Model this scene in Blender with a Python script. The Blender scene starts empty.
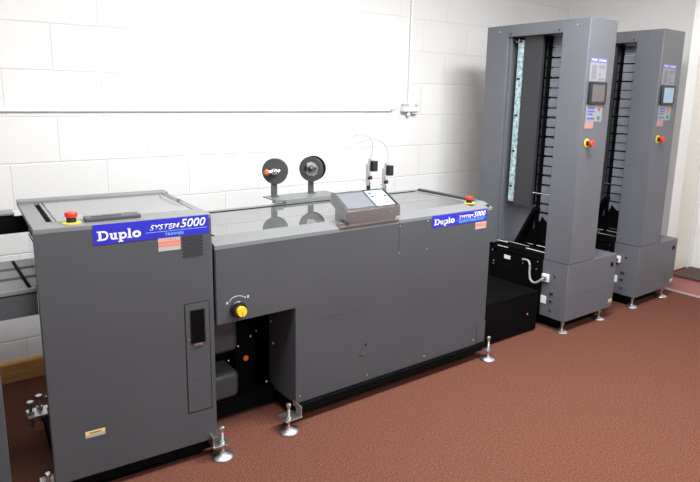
import bpy, bmesh, math, random
from mathutils import Vector, Matrix
random.seed(7)
C = bpy.context.scene.collection
R = math.radians
# ------------------------------------------------------------------ materials
def mat(name, col, rough=.5, metal=0., ior=1.5, coat=0., spec=.5, emit=None, es=0., trans=0., alpha=1.):
    m = bpy.data.materials.new(name); m.use_nodes = True
    b = m.node_tree.nodes['Principled BSDF']
    b.inputs['Base Color'].default_value = (*col, 1); b.inputs['Roughness'].default_value = rough
    b.inputs['Metallic'].default_value = metal; b.inputs['IOR'].default_value = ior
    b.inputs['Specular IOR Level'].default_value = spec; b.inputs['Coat Weight'].default_value = coat; b.inputs['Transmission Weight'].default_value = trans
    b.inputs['Alpha'].default_value = alpha
    if emit: b.inputs['Emission Color'].default_value = (*emit, 1); b.inputs['Emission Strength'].default_value = es
    return m
def mottled(m, scale, lo, hi, bump=.0, bscale=400., bdist=.001):
    nt = m.node_tree; n = nt.nodes; l = nt.links; b = n['Principled BSDF']
    tc = n.new('ShaderNodeTexCoord'); t = n.new('ShaderNodeTexNoise'); t.inputs['Scale'].default_value = scale; t.inputs['Detail'].default_value = 4
    l.new(tc.outputs['Object'], t.inputs['Vector'])
    cr = n.new('ShaderNodeValToRGB'); cr.color_ramp.elements[0].color = (*lo, 1); cr.color_ramp.elements[1].color = (*hi, 1)
    cr.color_ramp.elements[0].position = .3; cr.color_ramp.elements[1].position = .7
    l.new(t.outputs['Fac'], cr.inputs['Fac']); l.new(cr.outputs['Color'], b.inputs['Base Color'])
    if bump:
        t2 = n.new('ShaderNodeTexNoise'); t2.inputs['Scale'].default_value = bscale
        l.new(tc.outputs['Object'], t2.inputs['Vector'])
        bp = n.new('ShaderNodeBump'); bp.inputs['Strength'].default_value = bump; bp.inputs['Distance'].default_value = bdist
        l.new(t2.outputs['Fac'], bp.inputs['Height']); l.new(bp.outputs['Normal'], b.inputs['Normal'])
    return m
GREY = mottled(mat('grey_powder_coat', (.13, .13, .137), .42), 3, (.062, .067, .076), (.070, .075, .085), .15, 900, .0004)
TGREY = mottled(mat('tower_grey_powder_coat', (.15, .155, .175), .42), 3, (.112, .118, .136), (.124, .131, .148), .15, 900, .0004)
TOPG = mottled(mat('grey_paint_lit_from_above', (.3, .3, .3), .38), 4, (.165, .172, .176), (.19, .197, .20), .1, 900, .0004)  # light from above put into the colour: lighter grey for upward faces
LID = mat('tinted_glossy_cover', (.12, .125, .125), .012, ior=2.3)
TLID = mat('satin_cover', (.2, .205, .205), .16, ior=1.7)
DGREY = mat('dark_grey_sheet', (.055, .056, .06), .5)
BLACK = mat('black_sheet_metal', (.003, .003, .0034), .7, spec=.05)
BRUB = mat('black_plastic', (.012, .012, .013), .35)
STEEL = mat('zinc_plated_steel', (.66, .67, .68), .36, 1)
CONS = mat('console_metal', (.42, .425, .43), .3, 1)
SATIN = mat('satin_aluminium', (.45, .46, .48), .35, 1)
CHROME = mat('polished_steel', (.8, .8, .82), .08, 1)
RED = mat('red_plastic', (.75, .03, .015), .35)
YEL = mat('yellow_plastic', (.8, .55, .03), .4)
ORANGE = mat('orange_plastic', (.8, .16, .02), .4)
BLUE = mat('royal_blue_sticker', (.022, .024, .46), .35)
WHITE = mat('white_print', (.85, .85, .85), .5)
CYAN = mat('light_blue_print', (.2, .5, .8), .5)
LABR = mat('salmon_label_print', (.75, .2, .14), .5)
LABW = mat('off_white_label', (.42, .41, .4), .5)
LABY = mat('yellow_label', (.8, .6, .2), .5)
PURP = mat('violet_label', (.16, .16, .5), .5)
GREEN = mat('green_print', (.02, .2, .12), .5)
GREYP = mat('grey_print', (.2, .2, .23), .5)
WPL = mat('white_plastic', (.8, .8, .79), .4)
OFFW = mat('cream_door_paint', (.78, .76, .69), .45)
FRAME = mat('white_gloss_paint', (.82, .82, .81), .3)
CLEAR = mat('clear_acrylic', (.95, .98, .98), .03, ior=1.45, trans=1.)
STRIP = mottled(mat('clear_perforated_strip', (.4, .6, .65), .25), 55, (.16, .27, .3), (.62, .8, .84))
SHUT = mat('blue_grey_shutter', (.09, .1, .12), .4)
PANELG = mat('charcoal_cover', (.03, .031, .034), .5)
TLAB = mat('grey_white_label', (.27, .285, .31), .45)
PADM = mat('pale_bin_plate', (.27, .29, .335), .3)
LCD = mat('lit_lcd', (.2, .3, .35), .2, emit=(.55, .75, .85), es=.8)
LCDI = mat('lcd_icons', (.6, .1, .1), .3, emit=(.75, .35, .45), es=.5)
SCRA = mat('dim_touch_screen', (.09, .08, .08), .12, emit=(.3, .25, .27), es=.25)
SCRB = mat('pale_touch_screen', (.1, .15, .2), .15, emit=(.45, .65, .85), es=.45)
SILV = mat('silver_membrane_panel', (.36, .38, .43), .2, .6)
BELT = mat('green_belt', (.01, .05, .04), .5)
CABLE = mat('grey_cable', (.3, .3, .29), .5)
CARPET = mottled(mat('red_brown_carpet', (.2, .06, .04), 1., spec=.08), 140, (.062, .027, .017), (.205, .078, .054), .12, 300, .002)
CARPET.node_tree.nodes['Noise Texture'].inputs['Roughness'].default_value = .75
for e_, p_ in zip(CARPET.node_tree.nodes['Color Ramp'].color_ramp.elements, (.36, .66)): e_.position = p_
REDF = mat('smooth_red_floor', (.24, .042, .03), .35)
MAT_ = mottled(mat('brown_door_mat', (.06, .04, .03), .95), 90, (.045, .03, .026), (.085, .06, .045), .5, 300, .003)
CEIL = mat('white_ceiling', (.85, .85, .84), .8)
LAMP = mat('fluorescent_diffuser', (.9, .9, .9), .5, emit=(1, .98, .95), es=5)
def pine():
    m = mat('varnished_pine', (.45, .22, .07), .35); nt = m.node_tree; n = nt.nodes; l = nt.links
    tc = n.new('ShaderNodeTexCoord'); mp = n.new('ShaderNodeMapping'); mp.inputs['Scale'].default_value = (1.5, 1, 30)
    t = n.new('ShaderNodeTexNoise'); t.inputs['Scale'].default_value = 4; t.inputs['Detail'].default_value = 6
    cr = n.new('ShaderNodeValToRGB'); cr.color_ramp.elements[0].color = (.42, .19, .05, 1); cr.color_ramp.elements[1].color = (.72, .42, .16, 1)
    l.new(tc.outputs['Object'], mp.inputs[0]); l.new(mp.outputs[0], t.inputs['Vector']); l.new(t.outputs['Fac'], cr.inputs['Fac'])
    l.new(cr.outputs['Color'], n['Principled BSDF'].inputs['Base Color']); return m
PINE = pine()
def blocks():
    m = mat('painted_blockwork', (.84, .84, .83), .45); nt = m.node_tree; n = nt.nodes; l = nt.links; b = n['Principled BSDF']
    g = n.new('ShaderNodeNewGeometry'); sx = n.new('ShaderNodeSeparateXYZ'); l.new(g.outputs['Position'], sx.inputs[0])
    ax = n.new('ShaderNodeMath'); ax.operation = 'ADD'; l.new(sx.outputs['X'], ax.inputs[0]); ax.inputs[1].default_value = .9465 + 9.225
    az = n.new('ShaderNodeMath'); az.operation = 'ADD'; l.new(sx.outputs['Z'], az.inputs[0]); az.inputs[1].default_value = -1.118 + 4.5
    cb = n.new('ShaderNodeCombineXYZ'); l.new(ax.outputs[0], cb.inputs[0]); l.new(az.outputs[0], cb.inputs[1])
    # slight waviness of the joints
    nz = n.new('ShaderNodeTexNoise'); nz.inputs['Scale'].default_value = 3.5; l.new(g.outputs['Position'], nz.inputs['Vector'])
    vm = n.new('ShaderNodeVectorMath'); vm.operation = 'MULTIPLY_ADD'; l.new(nz.outputs['Color'], vm.inputs[0]); vm.inputs[1].default_value = (.012, .012, 0); l.new(cb.outputs[0], vm.inputs[2])
    br = n.new('ShaderNodeTexBrick'); br.offset = .5; br.offset_frequency = 2
    br.inputs['Scale'].default_value = 1; br.inputs['Brick Width'].default_value = .45; br.inputs['Row Height'].default_value = .225
    br.inputs['Mortar Size'].default_value = .006; br.inputs['Mortar Smooth'].default_value = 1
    br.inputs['Color1'].default_value = (.79, .79, .785, 1); br.inputs['Color2'].default_value = (.76, .765, .76, 1); br.inputs['Mortar'].default_value = (.725, .725, .72, 1)
    l.new(vm.outputs[0], br.inputs['Vector']); l.new(br.outputs['Color'], b.inputs['Base Color'])
    n2 = n.new('ShaderNodeTexNoise'); n2.inputs['Scale'].default_value = 60; n2.inputs['Detail'].default_value = 5; l.new(g.outputs['Position'], n2.inputs['Vector'])
    b1 = n.new('ShaderNodeBump'); b1.inputs['Strength'].default_value = .25; b1.inputs['Distance'].default_value = .003; l.new(n2.outputs['Fac'], b1.inputs['Height'])
    b2 = n.new('ShaderNodeBump'); b2.invert = True; b2.inputs['Strength'].default_value = .5; b2.inputs['Distance'].default_value = .004
    l.new(br.outputs['Fac'], b2.inputs['Height']); l.new(b1.outputs['Normal'], b2.inputs['Normal']); l.new(b2.outputs['Normal'], b.inputs['Normal'])
    return m
WALL = blocks()
PLAIN = mottled(mat('white_wall_paint', (.84, .84, .83), .5), 2, (.8, .8, .79), (.85, .85, .84), .2, 60, .002)

# ------------------------------------------------------------------ mesh builder
class MB:
    def __init__(s, *mats): s.bm = bmesh.new(); s.mats = list(mats)
    def _add(s, fn, mi, M=None):
        b = bmesh.new(); fn(b)
        if M is not None: bmesh.ops.transform(b, matrix=M, verts=b.verts)
        bmesh.ops.recalc_face_normals(b, faces=b.faces)
        for f in b.faces: f.material_index = mi
        me = bpy.data.meshes.new('t'); b.to_mesh(me); b.free(); s.bm.from_mesh(me); bpy.data.meshes.remove(me); return s
    def box(s, x0, x1, y0, y1, z0, z1, bev=.0, mi=0, M=None, seg=2):
        def fn(b):
            r = bmesh.ops.create_cube(b, size=1)
            for v in b.verts: v.co = Vector(((x0 + x1) / 2 + v.co.x * (x1 - x0), (y0 + y1) / 2 + v.co.y * (y1 - y0), (z0 + z1) / 2 + v.co.z * (z1 - z0)))
            if bev: bmesh.ops.bevel(b, geom=b.edges[:], offset=min(bev, .45 * min(x1 - x0, y1 - y0, z1 - z0)), segments=seg, profile=.5, affect='EDGES')
        return s._add(fn, mi, M)
    def lathe(s, prof, p=(0, 0, 0), axis=(0, 0, 1), n=28, mi=0):
        """prof: (radius, height) along axis"""
        q = Vector((0, 0, 1)).rotation_difference(Vector(axis).normalized()).to_matrix().to_4x4(); q.translation = Vector(p)
        def fn(b):
            rings = []
            for r, h in prof:
                rings.append([b.verts.new((max(r, 1e-5) * math.cos(2 * math.pi * k / n), max(r, 1e-5) * math.sin(2 * math.pi * k / n), h)) for k in range(n)])
            for A, B in zip(rings, rings[1:]):
                for k in range(n): b.faces.new((A[k], A[(k + 1) % n], B[(k + 1) % n], B[k]))
            b.faces.new(rings[0][::-1]); b.faces.new(rings[-1])
        return s._add(fn, mi, q)
    def cyl(s, p0, p1, r, mi=0, n=20):
        p0, p1 = Vector(p0), Vector(p1); L = (p1 - p0).length; c = min(r * .12, L * .2)
        return s.lathe([(r - c, 0), (r, c), (r, L - c), (r - c, L)], p0, p1 - p0, n, mi)
    def tube(s, pts, r, mi=0, n=10):
        pts = [Vector(p) for p in pts]
        def fn(b):
            rings = []; up = Vector((0.13, .27, .95)).normalized()
            for i, p in enumerate(pts):
                t = (pts[min(i + 1, len(pts) - 1)] - pts[max(i - 1, 0)]).normalized()
                u = t.cross(up); u = u.normalized() if u.length > 1e-4 else Vector((1, 0, 0)); w = t.cross(u)
                rings.append([b.verts.new(p + r * (math.cos(2 * math.pi * k / n) * u + math.sin(2 * math.pi * k / n) * w)) for k in range(n)])
            for A, B in zip(rings, rings[1:]):
                for k in range(n): b.faces.new((A[k], A[(k + 1) % n], B[(k + 1) % n], B[k]))
            b.faces.new(rings[0][::-1]); b.faces.new(rings[-1])
        return s._add(fn, mi)
    def prism(s, poly, a0, a1, plane='yz', mi=0, bev=0, M=None):
        def fn(b):
            def P(u, v, w): return {'yz': (w, u, v), 'xz': (u, w, v), 'xy': (u, v, w)}[plane]
            A = [b.verts.new(P(u, v, a0)) for u, v in poly]; B = [b.verts.new(P(u, v, a1)) for u, v in poly]; n = len(poly)
            b.faces.new(A); b.faces.new(B[::-1])
            for k in range(n): b.faces.new((A[k], A[(k + 1) % n], B[(k + 1) % n], B[k]))
            if bev:
                bmesh.ops.recalc_face_normals(b, faces=b.faces); bmesh.ops.bevel(b, geom=b.edges[:], offset=bev, segments=2, affect='EDGES')
        return s._add(fn, mi, M)
    def ringseg(s, cx, cz, ro, ri, sx, a0, a1, y0, y1, mi=0, n=16):
        for k in range(n):
            t0 = R(a0 + (a1 - a0) * k / n); t1 = R(a0 + (a1 - a0) * (k + 1) / n)
            s.prism([(cx + sx * ri * math.cos(t0), cz + ri * math.sin(t0)), (cx + sx * ro * math.cos(t0), cz + ro * math.sin(t0)),
                     (cx + sx * ro * math.cos(t1), cz + ro * math.sin(t1)), (cx + sx * ri * math.cos(t1), cz + ri * math.sin(t1))], y0, y1, 'xz', mi)
        return s
    def build(s, name, parent=None, smooth=True, **kw):
        me = bpy.data.meshes.new(name); s.bm.to_mesh(me); s.bm.free()
        for m in s.mats: me.materials.append(m)
        o = bpy.data.objects.new(name, me); C.objects.link(o)
        if smooth:
            for p in me.polygons: p.use_smooth = True
            try: me.set_sharp_from_angle(angle=R(21))
            except Exception: pass
        if parent is not None:
            o.parent = parent
            w = parent_world(parent)
            if kw.pop('world', True): o.matrix_parent_inverse = w.inverted()
        for k, v in kw.items(): o[k] = v
        return o
PW = {}
def parent_world(p): return PW.get(p.name, Matrix.Identity(4))
def thing(name, loc, label, cat, group=None):
    o = bpy.data.objects.new(name, None); C.objects.link(o); o.location = loc; o['label'] = label; o['category'] = cat
    o.empty_display_size = .1; PW[o.name] = Matrix.Translation(loc)
    if group: o['group'] = group
    return o
def tag(o, label, cat, group=None):
    o['label'] = label; o['category'] = cat
    if group: o['group'] = group
    return o
def struct(o): o['kind'] = 'structure'; return o
def apply_T(o, M):
    o.data.transform(M)

def text_mesh(body, size, mate, shear=0, offset=0, ext=.0006):
    c = bpy.data.curves.new('txt', 'FONT'); c.body = body; c.size = size; c.shear = shear; c.offset = offset; c.extrude = ext
    c.resolution_u = 3
    t = bpy.data.objects.new('txt', c); C.objects.link(t)
    bpy.context.view_layer.update()
    me = bpy.data.meshes.new_from_object(t.evaluated_get(bpy.context.evaluated_depsgraph_get()))
    bpy.data.objects.remove(t); bpy.data.curves.remove(c)
    me.materials.clear(); me.materials.append(mate)
    return me
def put_text(body, x0, x1, z, h, y, mate, parent, name='lettering', shear=0, offset=0):
    """text in an xz plane facing -y, fitted between x0 and x1, cap height h"""
    me = text_mesh(body, 1, mate, shear, offset, .0)
    xs = [v.co.x for v in me.vertices]; ys = [v.co.y for v in me.vertices]
    sx = (x1 - x0) / (max(xs) - min(xs)); sy = h / (max(ys) - min(ys)); mx = min(xs); my = min(ys)
    bm = bmesh.new(); bm.from_mesh(me)
    r = bmesh.ops.extrude_face_region(bm, geom=bm.faces[:])
    for v in [g for g in r['geom'] if isinstance(g, bmesh.types.BMVert)]: v.co.z += 1.
    for v in bm.verts:
        d = v.co.z
        v.co = Vector((x0 + (v.co.x - mx) * sx, y - .0006 * d, z + (v.co.y - my) * sy))
    bmesh.ops.recalc_face_normals(bm, faces=bm.faces)
    bm.to_mesh(me); bm.free()
    o = bpy.data.objects.new(name, me); C.objects.link(o)
    return o
def adopt(o, parent):
    o.parent = parent; o.matrix_parent_inverse = parent_world(parent).inverted(); return o

def slab_word(x0, x1, z, h, y, y1):
    """the word Duplo in bold slab serif, h = cap height"""
    W = MB(WHITE); k = h; X = x0; tot = 4.02; sx = (x1 - x0) / tot
    def bx(a, b, c, d): W.box(X + a * sx, X + b * sx, y, y1, z + c * k, z + d * k)
    def rg(cx, cz, ro, ri, a0, a1, wx=1.): W.ringseg(X + cx * sx, z + cz * k, ro * k, ri * k, sx * wx / k, a0, a1, y, y1)
    # D
    bx(.0, .62, 0, .13); bx(.0, .62, .87, 1); bx(.14, .38, 0, 1); rg(.6, .5, .5, .3, -90, 90, .8)
    bx(.5, .62, 0, .2); bx(.5, .62, .8, 1)
    # u
    X = x0 + 1.08 * sx
    bx(0, .3, .58, .7); bx(.1, .3, .2, .7); rg(.38, .27, .28, .09, 180, 360, 1.); bx(.46, .66, .0, .7); bx(.38, .6, .58, .7); bx(.5, .78, 0, .12)
    # p
    X = x0 + 1.88 * sx
    bx(0, .3, .58, .7); bx(.1, .31, -.3, .7); bx(0, .44, -.32, -.2); rg(.46, .35, .36, .17, 0, 360, .92)
    # l
    X = x0 + 2.72 * sx
    bx(.02, .3, .92, 1.04); bx(.1, .31, 0, 1.04); bx(0, .42, 0, .12)
    # o
    X = x0 + 3.16 * sx
    rg(.43, .35, .37, .16, 0, 360, 1.1)
    return W
def smooth(p, n=8):
    p = [Vector(q) for q in p]; out = []
    for i in range(len(p) - 1):
        a, b, c, d = p[max(i - 1, 0)], p[i], p[i + 1], p[min(i + 2, len(p) - 1)]
        for k in range(n):
            u = k / n; out.append(.5 * ((2 * b) + (c - a) * u + (2 * a - 5 * b + 4 * c - d) * u * u + (3 * b - a - 3 * c + d) * u ** 3))
    out.append(p[-1]); return out
# ------------------------------------------------------------------ common parts (world coordinates)
def estop_up(p, parent, tilt=None):
    x, y, z = p
    MB(YEL).lathe([(.031, 0), (.031, .002), (.03, .003)], (x, y, z), n=32).build('stop_ring', e := MB(RED).lathe([(.0, .021), (.018, .021), (.0205, .024), (.0205, .034), (.018, .038), (.0, .039)], (x, y, z), n=32).build('emergency_stop_button', parent, label='red mushroom stop button on a yellow ring'))
    MB(BRUB).lathe([(.016, .003), (.016, .016), (.014, .022)], (x, y, z), n=28).build('stop_collar', e)
def warn_label(x0, x1, z0, z1, y, parent):
    b = MB(LABW, LABR)
    b.box(x0, x1, y - .0012, y, z0, z1)
    h = z1 - z0
    b.box(x0, x1, y - .0018, y - .001, z0 + .58 * h, z0 + .76 * h, mi=1); b.box(x0, x1, y - .0018, y - .001, z0 + .36 * h, z0 + .5 * h, mi=1)
    for k in range(6):
        xa = x0 + (x1 - x0) * (.15 + .12 * k); b.box(xa, xa + (x1 - x0) * .07, y - .0018, y - .001, z0 + .84 * h, z0 + .93 * h, mi=1)
    return b.build('warning_label', parent, label='red and white warning label')
def foot(x, y, parent, top=.13, br=(0, .06), dirx=0, zb=.058):
    """levelling foot: disc, threaded rod, angle bracket reaching back towards the frame"""
    f = MB(STEEL).lathe([(.044, 0), (.046, .004), (.044, .009), (.03, .017), (.014, .022), (.012, .03), (.0, .03)], (x, y, 0), n=36).build('levelling_foot', parent)
    m = MB(STEEL); m.cyl((x, y, .024), (x, y, top - .012), .0065); m.lathe([(.011, 0), (.011, .013), (.009, .015)], (x, y, top - .013), n=6)
    m.lathe([(.011, 0), (.011, .009)], (x, y, zb + .006), n=6)
    for k in range(9): m.lathe([(.0066, 0), (.0073, .001), (.0066, .002)], (x, y, zb + .018 + k * .004), n=14)
    m.build('adjusting_bolt', f)
    b = MB(STEEL); b.box(x - .024 + min(dirx, 0), x + .024 + max(dirx, 0), y - .02, y + br[1], zb - .001, zb + .005, .001)
    if dirx: sx = x + dirx + (.022 if dirx > 0 else -.022); b.box(sx - .003, sx + .003, y - .015, y + br[1], zb, zb + .05, .001)
    else: b.box(x - .024, x + .024, y + br[1] - .004, y + br[1], zb, zb + .04, .001)
    b.build('mounting_bracket', f)
    return f
def screw(x, y, z, r, m=STEEL): return

# ================================================================== THE ROOM
XL, XR, YF, YB, H = -3.6, 4.14, -4.4, 1.199, 2.75
OY = .135
struct(MB(CARPET).box(XL, 3.2, YF, YB, -.06, 0).build('floor'))
struct(MB(REDF).box(3.2, XR, YF, 1.2, -.06, -.001).build('floor_right'))
struct(MB(SATIN).prism([(3.185, 0), (3.192, .004), (3.222, .004), (3.228, 0)], -1.05, OY, 'xz').build('trim_1'))
struct(MB(CEIL).box(XL - .1, XR + .1, YF - .1, YB + .2, H, H + .1).build('ceiling'))
struct(MB(WALL).box(XL - .1, 3.25, YB, YB + .15, -.06, H).build('wall_back'))
struct(MB(PLAIN).box(3.25, 3.37, OY, YB + .15, -.06, H).box(3.25, 3.37, YF, -1.05, -.06, H).box(3.25, 3.37, -1.05, OY, 2.36, H).build('wall_right'))
struct(MB(PLAIN).box(3.37, 4.14, .3, .42, -.06, H).build('wall_corridor'))
struct(MB(PLAIN).box(4.04, 4.14, YF, .3, -.06, H).build('wall_corridor_end'))
struct(MB(PLAIN).box(XL - .1, XL, YF, YB, -.06, H).build('wall_left'))
struct(MB(PLAIN).box(XL - .1, XR + .1, YF - .1, YF, -.06, H).build('wall_front'))
struct(MB(PINE).prism([(YB, 0), (YB - .02, 0), (YB - .02, .097), (YB - .014, .107), (YB - .006, .111), (YB, .111)], XL, 3.25, 'yz').build('baseboard_back'))
# cupboard door in the corner wall
d = struct(MB(OFFW).box(3.67, 3.985, .272, .302, .01, 1.93, .003).build('door_1'))
struct(MB(FRAME).box(3.6, 3.665, .262, .3, 0, 1.995, .004).box(3.99, 4.038, .262, .3, 0, 1.995, .004).box(3.6, 4.038, .258, .3, 1.935, 1.995, .004).build('door_frame', d))
struct(MB(FRAME).box(3.235, 3.385, OY - .012, OY, -.03, 2.36, .003).box(3.235, 3.385, -1.05, -1.038, -.03, 2.36, .003).box(3.235, 3.385, -1.05, OY, 2.345, 2.36, .003).build('trim_2'))
tag(MB(MAT_).prism([(3.62, .215), (4.02, .255), (4.02, -.5), (3.66, -.5)], -.001, .012, 'xy', bev=.003).build('door_mat'), 'dark brown mat lying on the red floor in the corner past the towers', 'mat')

# ceiling lamps (above the picture) 
for i, (lx, ly, w, e) in enumerate([(-.95, -.75, 1.5, 40), (.85, -.75, 1.5, 100), (-.6, -2.9, 1.5, 20), (.9, -3.0, 1.5, 30), (3.7, -.9, .5, 12)]):
    t = thing('ceiling_light', (lx, ly, H), ['twin fluorescent ceiling light above the row of machines', 'twin fluorescent ceiling light in front of the collating towers', 'twin fluorescent ceiling light behind the camera on the left', 'twin fluorescent ceiling light behind the camera on the right', 'short fluorescent ceiling light in the corridor beyond the towers'][i], 'ceiling light', 'fluorescent ceiling lights')
    MB(WPL).box(lx - w / 2, lx + w / 2, ly - .27, ly + .27, H - .05, H, .004).build('lamp_housing', t)
    MB(LAMP).prism([(ly - .25, H - .05), (ly - .235, H - .075), (ly + .235, H - .075), (ly + .25, H - .05)], lx - w / 2 + .03, lx + w / 2 - .03, 'yz').build('diffuser', t)
    L = bpy.data.lights.new('fluorescent', 'AREA'); L.shape = 'RECTANGLE'; L.size = w; L.size_y = .5; L.energy = e; L.color = (.97, .99, 1)
    lo = bpy.data.objects.new('fluorescent', L); C.objects.link(lo); lo.location = (lx, ly, H - .1)

# conduit on the wall
t = thing('wall_conduit', (1.39, YB, 1.39), 'white surface conduit run along the block wall with a vertical drop', 'conduit')
MB(WPL).box(XL, 1.235, YB - .016, YB - .0005, 1.364, 1.382, .003).prism([(1.225, 1.364), (1.30, 1.40), (1.30, 1.414), (1.22, 1.382)], YB - .016, YB - .0005, 'xz').build('horizontal_trunking', t)
MB(WPL).tube([(1.392, YB - .012, z) for z in (1.42, 1.8, 2.2, H)], .0105).build('vertical_pipe', t)
t = thing('junction_box', (1.385, YB, 1.35), 'small white electrical junction box where the conduits meet on the wall', 'junction box')
MB(WPL).box(1.318, 1.458, YB - .045, YB - .0005, 1.362, 1.398, .004).box(1.372, 1.425, YB - .04, YB - .0005, 1.395, 1.425, .006).box(1.412, 1.462, YB - .03, YB - .0005, 1.345, 1.40, .004).build('box_body', t)
LGP = mat('light_grey_plastic', (.5, .5, .49), .5)
MB(LGP).box(1.325, 1.368, YB - .038, YB - .0005, 1.398, 1.418, .003).build('cover_cap', t)
MB(LGP).box(1.425, 1.46, YB - .036, YB - .0005, 1.4, 1.418, .003).build('cover_cap', t)
MB(WPL).lathe([(.012, 0), (.015, .02), (.009, .034)], (1.382, YB - .022, 1.362), (0, 0, -1)).build('cable_gland', t)

# ================================================================== TRIMMER (left machine) — built square, then turned about its front right corner
TO = Matrix.Translation((-.6642, -.0037, 0)) @ Matrix.Rotation(-.0613, 4, 'Z')
t = thing('trimmer', (-.95, .3, 0), 'grey trimmer cabinet at the left end with blue sign and slotted side door', 'machine')
PW[t.name] = Matrix.Translation((-.95, .3, 0))
TP = []
def tb(o): apply_T(o, TO); TP.append(o); return o
w = .605; dp = .629; h = 1.017
m = MB(GREY); m.box(-w, 0, 0, .035, .079, h - .012, .004)
tb(m.build('front_panel', t))
m = MB(GREY); m.box(-w + .11, -.001, .036, dp, .079, h - .04, .003)
tb(m.build('body', t))
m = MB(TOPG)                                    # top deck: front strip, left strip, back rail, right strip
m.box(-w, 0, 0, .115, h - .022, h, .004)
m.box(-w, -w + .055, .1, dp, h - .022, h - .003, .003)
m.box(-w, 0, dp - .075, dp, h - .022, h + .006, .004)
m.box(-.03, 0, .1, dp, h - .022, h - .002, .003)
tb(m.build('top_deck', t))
m = MB(TLID); m.box(-w + .085, -.034, .119, dp - .079, h - .02, h - .001, .003); tb(m.build('lid', t))
m = MB(BLACK); m.box(-w + .056, -w + .082, .118, dp - .078, h - .04, h - .012); tb(m.build('lid_channel', t))
m = MB(SATIN); m.box(-w + .073, -w + .084, .12, dp - .08, h - .02, h - .003, .001); tb(m.build('lid_hinge', t))
m = MB(BLACK, STEEL); m.box(-w + .018, -w + .1, .06, dp - .02, h - .085, h - .023)
for yy in (.14, .3, .43): m.lathe([(.007, 0), (.007, .006), (.0, .008)], (-w + .018, yy, h - .055), (-1, 0, 0), n=12, mi=1)
tb(m.build('end_bracket', t))
m = MB(CLEAR); m.box(-w + .012, -w + .016, .08, .36, .79, h - .085); tb(m.build('acrylic_guard', t, label='clear acrylic guard'))
# base frame; the lower inset black block stands in for floor shadow
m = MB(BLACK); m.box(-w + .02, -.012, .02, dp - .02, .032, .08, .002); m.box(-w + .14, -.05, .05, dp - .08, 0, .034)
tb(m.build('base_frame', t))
# handle plate on the top
m = MB(GREY); m.box(-.436, -.248, .042, .1, h, h + .014, .004); m.box(-.414, -.314, .058, .07, h + .013, h + .017, .001, 0)
tb(m.build('hand_grip', t))
# sign
sg = MB(BLUE).box(-.424, -.012, -.0015, 0.0005, .943, 1.0045, .0).box(-.424, -.012, -.001, .001, .99, h - .003).build('brand_sign', t, label='royal blue sign with white lettering')
tb(sg)
def sub(o, par):
    o.parent = par; o.matrix_parent_inverse = Matrix.Identity(4); return o
# parent chain: part objects keep identity world, so sub-parts need identity inverse
TP2 = []
def tsub(o): apply_T(o, TO); sub(o, sg); return o
tsub(slab_word(-.411, -.262, .957, .034, -.0024, -.001).build('brand_lettering'))
tsub(put_text('SYSTEM', -.232, -.124, .9745, .0195, -.0015, WHITE, None, 'model_lettering', .3, .004))
tsub(put_text('5000', -.121, -.024, .9735, .0325, -.0015, WHITE, None, 'number_lettering', .25, .012))
tsub(MB(CYAN).box(-.247, -.02, -.0022, -.001, .9665, .968).build('underline'))
tsub(put_text('TRIMMER', -.178, -.108, .95, .0105, -.0015, CYAN, None, 'small_lettering', 0, .0))
tb(warn_label(-.204, -.122, .893, .942, -.0001, t))
# vent
m = MB(GREY, BLACK); m.box(-.116, -.036, -.0012, .001, .857, .9425)
for i in range(11):
    for j in range(12):
        xx = -.1125 + i * .0073 + (.0036 if j % 2 else 0)
        if xx < -.038: m.box(xx - .0021, xx + .0021, -.0017, -.0008, .8595 + j * .0069, .8638 + j * .0069, mi=1)
tb(m.build('vent_grille', t))
# side access panel with viewing slot
m = MB(GREY, BLACK)
x0, x1, z0, z1 = -.118, -.018, .22, .675
for a, b, c, e in ((x0, x0 + .002, z0, z1), (x1 - .002, x1, z0, z1), (x0, x1, z0, z0 + .002), (x0, x1, z1 - .002, z1)): m.box(a, b, -.0006, .0006, c, e, mi=1)
m.box(x0 + .004, x1 - .004, -.0025, 0, z0 + .004, z1 - .004, .001)
ap = tb(m.build('access_panel', t))
m = MB(BRUB, BLACK); m.box(-.098, -.038, -.0035, -.002, .508, .647, .0); m.box(-.094, -.042, -.0042, -.003, .512, .643, mi=1)
tb(m.build('slot', t)); o = bpy.data.objects['slot']; sub(o, ap)
m = MB(SATIN, BRUB); m.box(-.085, -.05, -.007, -.002, .497, .508, .001); o = m.build('catch'); apply_T(o, TO); sub(o, ap)
for xx, zz in ((-.069, .362), (-.104, .53), (-.032, .53)):
    o = MB(SATIN).lathe([(.003, 0), (.003, .002)], (xx, -.0025, zz), (0, -1, 0), n=10).build('panel_screw'); apply_T(o, TO); sub(o, ap)
m = MB(LABW, LABY, BRUB); m.box(-.495, -.427, -.001, .0005, .232, .257); m.box(-.494, -.428, -.0014, -.0008, .243, .256, mi=1)
for k in range(7): m.box(-.48 + .006 * k, -.476 + .006 * k, -.0018, -.001, .247, .252, mi=2)
tb(m.build('caution_label', t, label='small yellow caution label'))
# wire stay at the back right of the lid
m = MB(SATIN); m.tube([(-.045, dp - .1, h + .0), (-.045, dp - .1, h + .012), (-.043, dp - .16, h + .014), (-.04, dp - .3, h + .013), (-.03, dp - .34, h + .011), (-.022, dp - .33, h + .008), (-.022, dp - .28, h + .0)], .0025)
tb(m.build('lid_stay', t))
# e-stop on top
n0 = set(bpy.data.objects)
estop_up((-.479, .062, h), t)
for o in set(bpy.data.objects) - n0: apply_T(o, TO)
n0 = set(bpy.data.objects)
foot(.012, -.02, t, top=.135, dirx=-.02); foot(-w - .018, .04, t, top=.115, zb=.03)
for o in set(bpy.data.objects) - n0: apply_T(o, TO)
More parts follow.
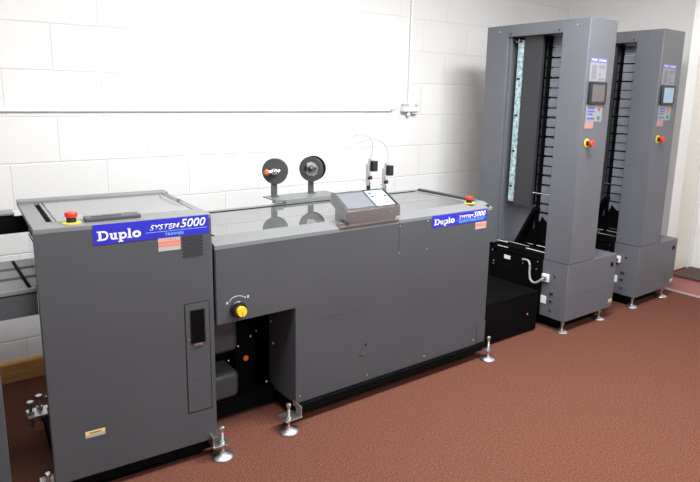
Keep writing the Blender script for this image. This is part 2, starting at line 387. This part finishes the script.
# twin bolts of the rear bracket, seen past the left edge
m = MB(STEEL)
m.box(-1.285, -1.15, .44, .52, .148, .158, .002)
for xx, yy in ((-1.272, .47), (-1.235, .5), (-1.2, .47)):
    m.cyl((xx, yy, .1), (xx, yy, .21), .0065); m.lathe([(.014, 0), (.014, .014)], (xx, yy, .2 if xx < -1.26 else .205), n=6); m.lathe([(.0125, 0), (.0125, .012)], (xx, yy, .158), n=6)
m.build('castor_bracket', t)
for o in list(t.children): pass

# fix sub-part parenting under t's parts (parts carry the inverse of the empty's transform)
# ================================================================== BOOKLET MAKER (middle machine)
mx0, mx1, my, myb, mb_, mh, mc, mcz = -.64, .993, .03, .60, .09, .88, -.271, .548
t = thing('booklet_maker', (.2, .4, 0), 'long grey booklet maker in the middle carrying a slanted control screen and two spools', 'machine')
M1 = t
m = MB(GREY); m.prism([(mx0, mcz), (mc, mcz), (mc, mb_), (mx1, mb_), (mx1, mh - .016), (mx0, mh - .016)], my, my + .02, 'xz', bev=.003)
m.build('front_panel', t)
m = MB(GREY); m.box(mc, mc + .02, my + .018, my + .24, mb_, mcz + .1, .001).box(mx1 - .02, mx1, my + .018, myb, mb_, mh - .02, .002)
m.box(mx0 + .03, mx1, myb - .02, myb, mb_, mh - .02, .002).box(mx0 + .03, mx0 + .05, my + .018, myb, mcz, mh - .02, .001)
m.build('side_panel', t)
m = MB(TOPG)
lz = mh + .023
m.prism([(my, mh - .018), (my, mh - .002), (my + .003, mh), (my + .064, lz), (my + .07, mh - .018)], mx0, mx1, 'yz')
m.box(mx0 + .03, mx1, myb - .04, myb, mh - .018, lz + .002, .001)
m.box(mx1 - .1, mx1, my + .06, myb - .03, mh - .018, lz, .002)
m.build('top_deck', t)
m = MB(GREY); m.box(mx1 - .058, mx1 - .036, my + .09, myb - .03, lz - .004, lz + .012, .003)
m.build('lid_rail', t)
m = MB(BLACK); m.box(mx1 - .066, mx1 - .059, my + .09, myb - .03, lz - .004, lz + .001).box(mx0 + .035, mx1 - .056, myb - .046, myb - .041, lz - .003, lz + .002).build('lid_gap', t)
m = MB(LID); m.box(mx0 + .035, mx1 - .1, my + .066, myb - .043, mh - .015, lz - .001, .001); m.build('glossy_lid', t, label='glossy lid mirroring the spools and wall')
# inside of the cut-out
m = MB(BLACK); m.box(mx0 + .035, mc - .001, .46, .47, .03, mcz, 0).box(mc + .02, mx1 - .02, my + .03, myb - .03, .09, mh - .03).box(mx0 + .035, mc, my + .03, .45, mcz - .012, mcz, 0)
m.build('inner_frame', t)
m = MB(GREY); m.box(mx0 + .04, mx0 + .20, .25, .455, .31, mcz - .014, .03, seg=6).box(mx0 + .04, mx0 + .19, .22, .455, .10, .23, .03, seg=6)
m.build('inner_cover', t)
m = MB(BLACK, STEEL); m.box(mc - .16, mc - .06, .3, .46, .1, .42, .004).cyl((mc - .3, .36, .2), (mc - .0, .36, .2), .012).box(mc - .26, mc - .18, .36, .46, .2, .5, .004)
for p in ((-.33, .29, .37), (-.36, .29, .35), (-.42, .3, .31), (-.47, .3, .25), (-.46, .3, .215), (-.3, .2, .44), (-.29, .2, .33), (-.3, .25, .12)):
    m.lathe([(.005, 0), (.005, .004), (.002, .006)], p, (0, -1, 0), n=8, mi=1)
m.build('drive_unit', t)
MB(ORANGE).lathe([(.012, 0), (.013, .012), (.0, .016)], (-.395, .28, .255), (0, -1, 0), n=16).build('drive_knob', t, label='small orange knob in the dark recess')
# base rails and castors, plus a black block underneath as painted floor shadow
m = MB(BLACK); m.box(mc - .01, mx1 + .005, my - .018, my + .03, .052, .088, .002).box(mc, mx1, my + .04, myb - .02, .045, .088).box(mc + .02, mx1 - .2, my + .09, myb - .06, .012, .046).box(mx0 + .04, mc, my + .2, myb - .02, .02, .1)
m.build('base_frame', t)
for xx in (.86, -.12):
    c = MB(BRUB).cyl((xx - .014, .09, .03), (xx + .014, .09, .03), .03).build('castor', t); MB(STEEL).box(xx - .02, xx + .02, .075, .105, .034, .052, .002).lathe([(.01, -.019), (.01, .019)], (xx, .09, .03), (1, 0, 0)).build('castor_fork', c)
foot(-.334, -.016, t, top=.133, dirx=.035, br=(0, .055)); foot(.985, -.012, t, top=.137)
foot(-.1, .56, t, br=(0, .03)); foot(.9, .56, t, br=(0, .03))
# front panel details
sg = MB(BLUE).box(.535, .951, my - .0015, my, .811, mh - .006).build('brand_sign', t, label='royal blue sign with white lettering')
def msub(o): return sub(o, sg)
yq = my - .0015
msub(slab_word(.551, .699, .825, .032, yq - .001, yq + .0005).build('brand_lettering'))
msub(put_text('SYSTEM', .731, .84, .838, .0185, yq, WHITE, None, 'model_lettering', .3, .004))
msub(put_text('5000', .843, .938, .8375, .029, yq, WHITE, None, 'number_lettering', .25, .012))
msub(MB(CYAN).box(.715, .94, yq - .0008, yq + .0005, .8315, .833).build('underline'))
msub(put_text('BOOKLET MAKER SYSTEM', .735, .925, .818, .010, yq, CYAN, None, 'small_lettering', 0, .0))
warn_label(.862, .949, .768, .806, my - .0001, t)
MB(BRUB).box(.3175, .3195, my - .0006, my + .001, .713, mh - .01).build('panel_joint', t)
MB(GREY).box(-.141, .111, my - .0012, my + .001, .4705, .4725).build('panel_joint', t)
for xx, zz in ((.322, .849), (.322, .714), (.508, .854), (.510, .708), (-.247, .124), (.139, .12), (.522, .123), (.901, .123)):
    MB(STEEL).lathe([(.005, 0), (.0045, .002), (.0, .0028)], (xx, my, zz), (0, -1, 0), n=12).build('panel_screw', t)
m = MB(BRUB, SATIN, GREY); m.ringseg(.111, .259, .017, .0145, 1, 0, 360, my - .0008, my + .001, 2, 24); m.ringseg(.111, .257, .024, .0205, 1, 215, 325, my - .0035, my + .001, 1, 14); m.lathe([(.006, 0), (.006, .003)], (.126, my, .283), (0, -1, 0), n=12)
m.build('key_lock', t)
m = MB(GREY); m.prism([(.925, .098), (.992, .098), (.992, .222), (.955, .222), (.925, .205)], my - .004, my, 'xz', bev=.001)
m.build('corner_tab', t)
# hand knob with arc label
m = MB(BRUB); m.lathe([(.034, 0), (.034, .006), (.03, .01), (.029, .03), (.0, .03)], (-.548, my, .602), (0, -1, 0), n=36)
for k in range(24):
    a = 2 * math.pi * k / 24; m.lathe([(.0028, 0), (.0028, .019)], (-.548 + .029 * math.cos(a), my - .009, .602 + .029 * math.sin(a)), (0, -1, 0), n=6)
kn = m.build('hand_knob', t, label='black knurled hand knob with a yellow cap')
sub(MB(YEL, BRUB).lathe([(.021, 0), (.022, .012), (.02, .018), (.0, .018)], (-.548, my - .03, .602), (0, -1, 0), n=36).box(-.549, -.547, my - .0485, my - .0475, .582, .602, mi=1).build('knob_cap'), kn)
m = MB(mat('pale_grey_print', (.5, .5, .52), .5)); m.ringseg(-.548, .602, .0565, .0535, 1, 50, 122, my - .0008, my + .001, 0, 14)
m.prism([(-.585, .636), (-.574, .646), (-.574, .655)], my - .0008, my, 'xz'); m.prism([(-.507, .645), (-.514, .65), (-.513, .641)], my - .0008, my, 'xz')
m.box(-.597, -.588, my - .0008, my, .630, .640); m.box(-.503, -.495, my - .0008, my, .640, .652)
m.build('arrow_label', t)
estop_up((.87, .09, mh + .022), t)
m = MB(BRUB); m.lathe([(.012, 0), (.01, .012), (.0, .014)], (.97, .045, mh)); m.build('rubber_stop', t)

# control console
def xz_tilt(): pass
cx0, cx1 = -.008, .312
prof = [(.02, .904), (.02, .953), (.15, 1.021), (.15, .973)]
cs = MB(CONS); cs.prism(prof, cx0, cx1, 'yz', bev=.002)
co = cs.build('control_console', t, label='silver slanted control console')
d1 = Vector((0, .13, .068)).normalized(); nrm = Vector((0, -.068, .13)).normalized(); base = Vector((0, .02, .953))
def onface(b, x0, x1, u0, u1, th, mi=0, off=0.):
    L = (Vector((0, .13, .068))).length
    p = [base + d1 * (u0 * L) + nrm * off, base + d1 * (u1 * L) + nrm * off, base + d1 * (u1 * L) + nrm * (off + th), base + d1 * (u0 * L) + nrm * (off + th)]
    b.prism([(q.y, q.z) for q in p], x0, x1, 'yz', mi)
b = MB(SILV); onface(b, cx0 + .022, cx0 + .175, .12, .9, .0012); sub(b.build('button_panel'), co)
b = MB(BRUB); onface(b, cx0 + .182, cx1 - .008, .08, .98, .001); sub(b.build('screen_bezel'), co)
b = MB(LCD, LCDI, WHITE, BLUE); onface(b, cx0 + .186, cx1 - .022, .1, .91, .0016)
for i, (u, v) in enumerate(((.08, .8), (.3, .8), (.55, .82), (.08, .55), (.3, .52), (.55, .5), (.78, .55), (.1, .25), (.4, .25))):
    a = cx0 + .19 + u * .11; onface(b, a, a + .016, .14 + v * .75, .14 + v * .75 + .07, .0004, 2 if i % 3 else 3, .0016)
for a, v in ((cx0 + .262, .2), (cx0 + .28, .22), (cx0 + .245, .19)): onface(b, a, a + .013, v, v + .1, .0005, 1, .0016)
sub(b.build('touch_screen', label='lit pale blue touch screen'), co)
for xx in (cx0 + .04, cx1 - .06): sub(MB(STEEL).lathe([(.004, 0), (.004, .002)], (xx, .02, .93), (0, -1, 0), n=10).build('console_screw'), co)
b = MB(CONS); b.box(cx0 - .03, cx1, my - .006, .14, mh, mh + .006, .001).box(cx0 - .03, cx0 + .0, .03, .06, mh + .004, mh + .022, .002).prism([(.03, mh + .005), (.03, .909), (.14, .968), (.14, mh + .005)], cx0 + .02, cx1 - .02, 'yz')
sub(b.build('console_base'), co)
# spools
pl = MB(TOPG); pl.box(-.04, .37, .585, .75, mh + .036, mh + .043, .002).box(-.06, -.01, .575, .61, mh + .030, mh + .05, .002).box(.0, .35, .57, .6, mh + .02, mh + .037)
pl.build('spool_shelf', t)
for i, (xx, yy) in enumerate(((.010, .70), (.246, .70))):
    zc = 1.062
    pst = MB(GREY).box(xx + .0 - .018, xx + .018, yy + .008, yy + .016, mh + .042, zc, .002).box(xx - .018, xx + .018, yy - .012, yy + .016, mh + .042, mh + .048, .001).build('spool_post', t)
    fy = -1
    ax = Vector((-.85, -1, 0)).normalized() if i == 0 else Vector((-1.05, -.9, .0)).normalized()
    c0 = Vector((xx, yy, zc))
    d_ = MB(DGREY, BLACK)
    if i == 0:
        d_.lathe([(.0, -.0), (.068, 0), (.07, .002), (.07, .004), (.068, .006), (.0, .006)], c0, ax, 48)
        d_.lathe([(.03, 0), (.03, .03)], c0 - ax * .03, ax, 32, 1); d_.lathe([(.066, 0), (.066, .004)], c0 - ax * .034, ax, 48, 1)
    else:
        d_.lathe([(.0, -.0), (.068, 0), (.07, .002), (.07, .004), (.068, .006), (.0, .006)], c0 + ax * .012, ax, 48)
        d_.lathe([(.064, 0), (.064, .045)], c0 - ax * .033, ax, 48, 1); d_.lathe([(.07, 0), (.07, .004)], c0 - ax * .036, ax, 48, 1)
    dk = d_.build('wire_spool', t, label='dark disc spool with an orange tipped hub' if i == 0 else 'dark disc spool with a shiny steel core')
    if i == 0:
        sub(MB(CHROME, ORANGE).lathe([(.017, 0), (.02, .008), (.018, .02), (.01, .03), (.0, .032)], c0 + ax * .006, ax, 24).tube([c0 + ax * .014 + Vector((.04, 0, .0)), c0 + ax * .018, c0 + ax * .02 + Vector((-.04, 0, -.0))], .010, 0, 14)
            .lathe([(.012, 0), (.016, .005), (.016, .014), (.012, .02)], c0 + ax * .02 + Vector((-.036, 0, 0)), Vector((-1, -.1, 0)), 20, 1).build('spool_hub'), dk)
    else:
        q = MB(CHROME, BRUB)
        q.lathe([(.0, 0), (.042, .0), (.038, .004), (.02, .006), (.0, .004)], c0 + ax * .018, ax, 9)
        q.lathe([(.014, 0), (.014, .012), (.009, .026), (.0, .027)], c0 + ax * .02, ax, 20, 1)
        q.tube([c0 + ax * .035, c0 + ax * .037 + Vector((.03, 0, .004))], .005, 1)
        sub(q.build('spool_hub'), dk)
# stitching heads
for i, xx in enumerate((.552, .672)):
    old = set(bpy.data.objects)
    yy = .58; zz = 0
    s_ = MB(STEEL, BRUB); s_.box(xx - .012, xx + .002, yy - .012, yy + .008, .95, 1.075 , .002).box(xx + .003, xx + .010, yy - .008, yy + .008, .90, 1.09, .0015).cyl((xx - .018, yy - .01, .985), (xx - .018, yy - .01, 1.07), .0035)
    s_.lathe([(.013, 0), (.015, .01), (.013, .02)], (xx + .004, yy - .012, .985), (0, 0, 1), 16, 1).cyl((xx + .003, yy - .006, 1.07), (xx + .003, yy - .006, 1.105), .006).cyl((xx + .004, yy, mh + .0), (xx + .004, yy, .97), .010, 1).lathe([(.012, 0), (.012, .012)], (xx + .004, yy, .93), n=14, mi=1)
    s_.box(xx - .04, xx - .01, yy - .012, yy - .006, .978, .984, .001).cyl((xx - .006, yy - .014, .99), (xx - .006, yy - .014, 1.03), .004, 0)
    so = s_.build('stitching_head', t)
    sub(MB(BRUB).box(xx + .014, xx + .05, yy - .026, yy + .02, 1.03, 1.09, .003).box(xx + .008, xx + .016, yy - .006, yy + .006, 1.05, 1.06).build('coil_housing'), so)
    for o in set(bpy.data.objects) - old: apply_T(o, Matrix.Translation((0, 0, (.012, -.02)[i])))
    W0 = [(.571, 1.10), (.572, 1.13), (.580, 1.165), (.578, 1.205), (.556, 1.232), (.52, 1.249), (.484, 1.252), (.445, 1.245), (.412, 1.231)] if i == 0 else [(.697, 1.07), (.697, 1.10), (.694, 1.15), (.672, 1.188), (.635, 1.213), (.59, 1.225), (.55, 1.226), (.515, 1.218), (.485, 1.205)]
    pts = smooth([(a_, yy, b_) for a_, b_ in W0], 4)
    sub(MB(SATIN).tube(pts, .0013, n=6).tube(pts[25:], .0026, n=8).build('stitching_wire'), so)

# ================================================================== LEFT UNIT with conveyor table
t = thing('stacking_unit', (-1.8, .3, 0), 'grey cabinet and belt table cut off by the left edge of the picture', 'machine')
MB(GREY).box(-2.3, -1.402, 0, .62, .08, .705, .004).build('cabinet_body', t)
MB(BLACK).box(-2.28, -1.42, .03, .6, .0, .08).build('base_frame', t)
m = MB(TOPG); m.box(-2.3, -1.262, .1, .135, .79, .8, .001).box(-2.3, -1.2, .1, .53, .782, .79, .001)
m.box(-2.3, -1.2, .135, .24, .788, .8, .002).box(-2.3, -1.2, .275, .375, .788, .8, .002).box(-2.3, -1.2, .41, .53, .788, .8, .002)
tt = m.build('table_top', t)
MB(GREY).box(-2.3, -1.262, .1, .112, .705, .79, .002).build('table_apron', t)
for y0 in (.245, .38): MB(BELT).box(-2.3, -1.2, y0, y0 + .028, .788, .7975, .002).build('transport_belt', t)
MB(BLACK).box(-1.286, -1.276, .12, .5, .799, .806, .001).build('table_guide', t)
m = MB(BLACK, TOPG); m.box(-2.3, -1.17, .44, .455, .928, .992).box(-2.3, -1.268, .44, .455, .992, 1.0).box(-2.3, -1.268, .435, .505, 1.0, 1.008, .001, 1).box(-2.28, -2.2, .44, .5, .79, .99)
m.build('rear_cover', t)

# ================================================================== BLACK LINK UNIT between booklet maker and first tower
t = thing('transport_unit', (1.33, .35, 0), 'black transport cabinet filling the gap between booklet maker and first tower', 'machine')
m = MB(BLACK, STEEL, ORANGE); m.box(1.02, 1.59, .11, .6, .012, .27, .006)
m.lathe([(.006, 0), (.005, .003)], (1.49, .11, .13), (0, -1, 0), n=10, mi=2); m.lathe([(.005, 0), (.004, .003)], (1.08, .11, .24), (0, -1, 0), n=10, mi=1); m.lathe([(.004, 0), (.003, .003)], (1.3, .11, .11), (0, -1, 0), n=10)
m.build('cabinet_body', t)
for xx in (1.06, 1.55):
    for yy in (.16, .54): MB(BRUB).lathe([(.02, 0), (.018, .013)], (xx, yy, 0), n=16).build('foot', t)

# ================================================================== COLLATING TOWERS
def children(o): return [c for c in bpy.data.objects if c.parent == o]
def make_tower(x0):
    t = thing('collating_tower', (x0, .35, 0), 'grey collating tower nearest the booklet maker with an open bin bay', 'machine')
    CW, BW, yf, yb, Ht = .281, .5545, -.036, .729, 1.933
    MB(TGREY).box(x0, x0 + CW, yf, .145, .456, Ht, .004).build('front_column', t)
    MB(TGREY).box(x0, x0 + CW, .552, yb, .456, Ht, .004).box(x0 + .015, x0 + .025, .53, .553, .49, 1.858, .0).build('rear_column', t)
    MB(TGREY, STEEL, BRUB).box(x0, x0 + CW, .144, .553, 1.858, Ht, .003).lathe([(.006, 0), (.005, .003)], (x0, .62, 1.895), (-1, 0, 0), 10, 1).lathe([(.006, 0), (.005, .003)], (x0, .05, 1.895), (-1, 0, 0), 10, 1).lathe([(.006, 0), (.005, .003)], (x0, .17, 1.875), (-1, 0, 0), 10, 2).lathe([(.006, 0), (.005, .003)], (x0, .53, 1.875), (-1, 0, 0), 10, 2).build('header', t)
    b = MB(TGREY, DGREY); b.box(x0 + .002, x0 + BW, yf, .15, .08, .4545, .004).box(x0 + .1, x0 + BW, .15, yb, .08, .4545, .003)
    b.box(x0 + .006, x0 + BW - .004, yf - .0006, yf + .001, .241, .2425, mi=1)
    bc = b.build('base_cabinet', t)
    b = MB(BLACK, STEEL, WHITE); b.box(x0 + .0, x0 + .101, .15, yb, .08, .485, .004).box(x0 - .006, x0 + .002, .17, .6, .44, .452, .001).box(x0 - .004, x0 + .001, .18, .59, .1, .43, .002)
    for yy, zz in ((.56, .43), (.545, .355), (.545, .335), (.19, .38), (.185, .43), (.3, .395)): b.lathe([(.005, 0), (.004, .003)], (x0 - .005, yy, zz), (-1, 0, 0), 10, 1)
    b.box(x0 - .007, x0 - .004, .405, .455, .393, .418, mi=2)
    b.build('side_cover', t)
    # transport rails at the foot of the bay
    b = MB(CHROME, BLACK); b.cyl((x0 + .02, .15, .492), (x0 + .02, .3, .492), .006).cyl((x0 + .05, .3, .5), (x0 + .05, .55, .5), .003).cyl((x0 + .02, .45, .50), (x0 + .02, .56, .50), .006).cyl((x0 + .0, .43, .47), (x0 + .0, .52, .47), .005)
    b.cyl((x0 + .12, .15, .5), (x0 + .12, .55, .5), .006).box(x0 + .02, x0 + CW, .15, .55, .455, .487, mi=1).cyl((x0 + .2, .15, .52), (x0 + .2, .55, .52), .008)
    b.build('transport_rail', t)
    # guide plate, cover panel, strip
    MB(TGREY).prism([(.552, .77), (.30, .77), (.44, .49), (.552, .49)], x0 + .1, x0 + .105, 'yz').build('guide_plate', t)
    MB(BLACK).prism([(.30, .77), (.285, .75), (.425, .487), (.445, .487)], x0 + .06, x0 + .12, 'yz').prism([(.28, .70), (.16, .60), (.16, .55), (.40, .5), (.42, .51), (.29, .66)], x0 + .13, x0 + .17, 'yz').build('paper_ramp', t)
    MB(PANELG).box(x0 + .045, x0 + .052, .312, .45, .765, 1.858, .001).box(x0 + .052, x0 + .07, .312, .32, .765, 1.858).build('cover_panel', t, label='dark grey vertical cover panel')
    b = MB(STRIP, BRUB, STEEL); b.box(x0 + .056, x0 + .075, .464, .51, .78, 1.84, .002)
    for k in range(9):
        z = .85 + k * .118; b.box(x0 + .052, x0 + .0565, .47, .48, z, z + .012, mi=2); 
        if k % 2 == 0: b.box(x0 + .051, x0 + .0565, .48, .5, z + .03, z + .042, mi=1)
    b.tube([(x0 + .04, .49, 1.845), (x0 + .04, .5, 1.825), (x0 + .04, .51, 1.825), (x0 + .04, .535, 1.85)], .003, 2)
    b.build('sensor_strip', t, label='translucent pale blue sensor strip')
    # vertical posts and bins
    MB(BLACK).box(x0 + .12, x0 + .15, .35, .364, .49, 1.858).box(x0 + .10, x0 + .13, .30, .308, .49, 1.858).box(x0 + .20, x0 + .205, .34, .55, .49, 1.858).build('bin_post', t)
    for k in range(10):
        z = .60 + k * .1255
        b = MB(BLACK, STEEL, PADM)
        b.box(x0 + .132, x0 + CW - .005, .15, .55, z - .005, z + .001, .001)
        b.box(x0 + .132, x0 + .15, .15, .42, z + .057, z + .0615, .001)
        b.lathe([(.007, 0), (.006, .006)], (x0 + .125, .385, z + .02), (-1, 0, 0), 10, 1).box(x0 + .125, x0 + .2, .375, .395, z + .01, z + .03)
        sb = b.build('feed_bin', t)
        sub(MB(PADM).box(x0 + .135, x0 + .14, .15, .302, z + .004, z + .053, .002).box(x0 + .135, x0 + .14, .15, .302, z + .064, z + .116, .002).build('bin_plate'), sb)
        sub(MB(SHUT, PANELG).box(x0 + .138, x0 + .144, .304, .348, z + .004, z + .116, .001).box(x0 + .15, x0 + .156, .364, .44, z + .004, z + .053, .001, 1).box(x0 + .15, x0 + .156, .364, .44, z + .064, z + .116, .001, 1).build('bin_shutter'), sb)
    MB(CHROME).cyl((x0 + .03, .15, .868), (x0 + .03, .29, .868), .004).build('cross_rod', t)
    # control panel on the front
    y = yf
    a0 = x0 + .035; a1 = x0 + .207
    b = MB(PURP, WHITE); b.box(a0, a1, y - .0012, y, 1.683, 1.708)
    np_ = b.build('name_plate', t, label='violet name plate')
    o = put_text('Duplo', a0 + .012, a0 + .065, 1.690, .013, y - .0012, WHITE, None, 'brand_lettering', 0, .02); sub(o, np_)
    o = put_text('SYSTEM5000', a0 + .08, a1 - .015, 1.690, .010, y - .0012, WHITE, None, 'model_lettering', .3, .01); sub(o, np_)
    b = MB(TLAB, GREYP); b.box(a0, a1 - .004, y - .0012, y, 1.575, 1.682)
    b.box(a0 + .014, a0 + .066, y - .0018, y - .001, 1.585, 1.668, mi=1).box(a0 + .09, a0 + .15, y - .0018, y - .001, 1.648, 1.668, mi=1).box(a0 + .1, a0 + .106, y - .0018, y - .001, 1.61, 1.64, mi=1).box(a0 + .09, a0 + .115, y - .0018, y - .001, 1.602, 1.62, mi=1).box(a0 + .088, a0 + .15, y - .0018, y - .001, 1.582, 1.594, mi=1)
    b.build('instruction_label', t)
    b = MB(BRUB); b.box(a0 - .004, a1 + .004, y - .014, y, 1.44, 1.57, .004)
    dsp = b.build('display', t)
    sub(MB(SCRA).box(a0 + .022, a1 - .022, y - .0152, y - .0138, 1.456, 1.555, .0).build('display_screen'), dsp)
    b = MB(TLAB, BLUE, RED, GREEN); b.box(a0 - .002, a1 - .006, y - .0015, y, 1.337, 1.436)
    for r_, zz in enumerate((1.412, 1.394, 1.377, 1.352)):
        for k in range(4 if r_ != 2 else 3): b.box(a0 + .015 + k * .018, a0 + .028 + k * .018, y - .002, y - .0012, zz, zz + .009, mi=1)
    b.lathe([(.01, 0), (.009, .004)], (a0 + .128, y - .0015, 1.412), (0, -1, 0), 16, 2); b.lathe([(.011, 0), (.01, .004)], (a0 + .128, y - .0015, 1.36), (0, -1, 0), 16, 3)
    b.build('keypad', t)
    b = MB(TLAB, LABR); b.box(a0 - .006, a0 + .083, y - .0012, y, 1.297, 1.336)
    for zz in (1.325, 1.314, 1.303): b.box(a0 + .0, a0 + .077, y - .0017, y - .001, zz, zz + .005, mi=1)
    b.build('warning_label', t)
    e = MB(RED).lathe([(.0, .024), (.015, .024), (.02, .028), (.02, .038), (.017, .042), (.0, .043)], (x0 + .07, y, 1.21), (0, -1, 0), 28).build('emergency_stop_button', t, label='red stop button on a yellow ring')
    sub(MB(YEL).lathe([(.027, 0), (.027, .003), (.026, .004)], (x0 + .07, y, 1.21), (0, -1, 0), 28).build('stop_ring'), e)
    sub(MB(BRUB).lathe([(.015, .004), (.015, .026)], (x0 + .07, y, 1.21), (0, -1, 0), 20).build('stop_collar'), e)
    # base details
    MB(BRUB, BLACK).box(x0 + .485, x0 + .515, y - .004, y, .372, .404, .001).box(x0 + .492, x0 + .508, y - .0055, y - .003, .38, .396, mi=1).build('socket', t)
    MB(LABW, LABY).box(x0 + .50, x0 + .545, y - .001, y, .112, .14).box(x0 + .502, x0 + .543, y - .0014, y - .0008, .126, .138, mi=1).build('caution_label', t)
    b = MB(WPL, SATIN, STEEL)
    b.box(x0 - .016, x0, .09, .14, .315, .365, .003).box(x0 - .03, x0 - .014, .1, .13, .33, .35, .003, 1)
    cn = b.build('cable_socket', t)
    MB(WPL).box(x0 - .002, x0 + .003, .105, .145, .165, .215, .001).build('side_label', t)
    for q in ((.055, .08, .24, .255), (.06, .08, .19, .2), (.06, .075, .13, .14), (.045, .06, .36, .37)): MB(SATIN).box(x0 - .005, x0 + .003, *q, .001).build('side_fitting', t)
    b = MB(WPL); b.box(x0 + BW, x0 + BW + .012, y + .01, y + .04, .35, .44, .002).box(x0 + BW, x0 + BW + .012, y + .01, y + .04, .2, .28, .002)
    b.build('side_latch', t)
    # base frame, and a black inner block darkening the shaded gap at the floor
    b = MB(BLACK); b.box(x0 + .02, x0 + BW - .02, 0.01, yb - .02, .045, .0805, .002).box(x0 + .06, x0 + BW - .06, .05, yb - .08, .0, .046)
    b.build('base_frame', t)
    for fx, fy in ((.035, -.0066), (.455, -.0066), (.035, .69), (.48, .69)):
        f = MB(STEEL).lathe([(.038, 0), (.04, .004), (.038, .009), (.026, .015), (.012, .02), (.0, .021)], (x0 + fx, fy, 0), n=32).build('levelling_foot', t)
        sub(MB(STEEL).cyl((x0 + fx, fy, .018), (x0 + fx, fy, .081), .007).lathe([(.013, 0), (.013, .01)], (x0 + fx, fy, .055), n=6).build('adjusting_bolt'), f)
    return t
tA = make_tower(1.666)
def fix_inverse():
    """parts sit in world coordinates: parent inverse = inverse of the empty; sub-parts: identity"""
bpy.context.view_layer.update()
def copy_tree(o, parent=None):
    c = o.copy(); C.objects.link(c)
    if parent: c.parent = parent; c.matrix_parent_inverse = o.matrix_parent_inverse.copy()
    for ch in children(o): copy_tree(ch, c)
    return c
tB = copy_tree(tA)
tB.location.x = 2.512
tA['group'] = tB['group'] = 'collating towers'
tB['label'] = 'grey collating tower at the far right end of the row with a pale lit screen'
for o in children(tB):
    if o.name.startswith('display'):
        for s in children(o): s.data = s.data.copy(); s.data.materials[0] = SCRB
# grey cable from black side cover to the tower's socket
cp = [(1.655, .30, .42), (1.645, .25, .425), (1.635, .225, .40), (1.63, .22, .35), (1.625, .205, .31), (1.622, .175, .298), (1.62, .145, .31), (1.628, .12, .335), (1.637, .115, .34)]
tag(MB(CABLE).tube(smooth(cp), .007, n=12).build('cable'), 'short grey cable looping into the side of the nearer tower', 'cable')

# ================================================================== world, camera
w_ = bpy.data.worlds.new('World'); bpy.context.scene.world = w_; w_.use_nodes = True
w_.node_tree.nodes['Background'].inputs[0].default_value = (.9, .93, 1, 1); w_.node_tree.nodes['Background'].inputs[1].default_value = .3
f, cx, cy, yaw, pit, rol = 598.636, 347.258, 217.186, .63508, .19832, .01664
Cm = Vector((-1.57112, -2.10567, 1.45958))
fw = Vector((math.sin(yaw) * math.cos(pit), math.cos(yaw) * math.cos(pit), -math.sin(pit))); r = Vector((math.cos(yaw), -math.sin(yaw), 0)); u = r.cross(fw)
r2 = r * math.cos(rol) + u * math.sin(rol); u2 = -r * math.sin(rol) + u * math.cos(rol)
cam = bpy.data.cameras.new('camera'); co_ = bpy.data.objects.new('camera', cam); C.objects.link(co_)
Mx = Matrix((r2, u2, -fw)).transposed().to_4x4(); Mx.translation = Cm; co_.matrix_world = Mx
cam.sensor_fit = 'HORIZONTAL'; cam.sensor_width = 36; cam.lens = f * 36 / 700
cam.shift_x = (350 - cx) / 700; cam.shift_y = -(241 - cy) / 700
cam.clip_start = .05
sc = bpy.context.scene; sc.camera = co_
vs = sc.view_settings; vs.view_transform = 'Standard'; vs.look = 'None'; vs.gamma = 1; vs.use_curve_mapping = False; vs.exposure = .08
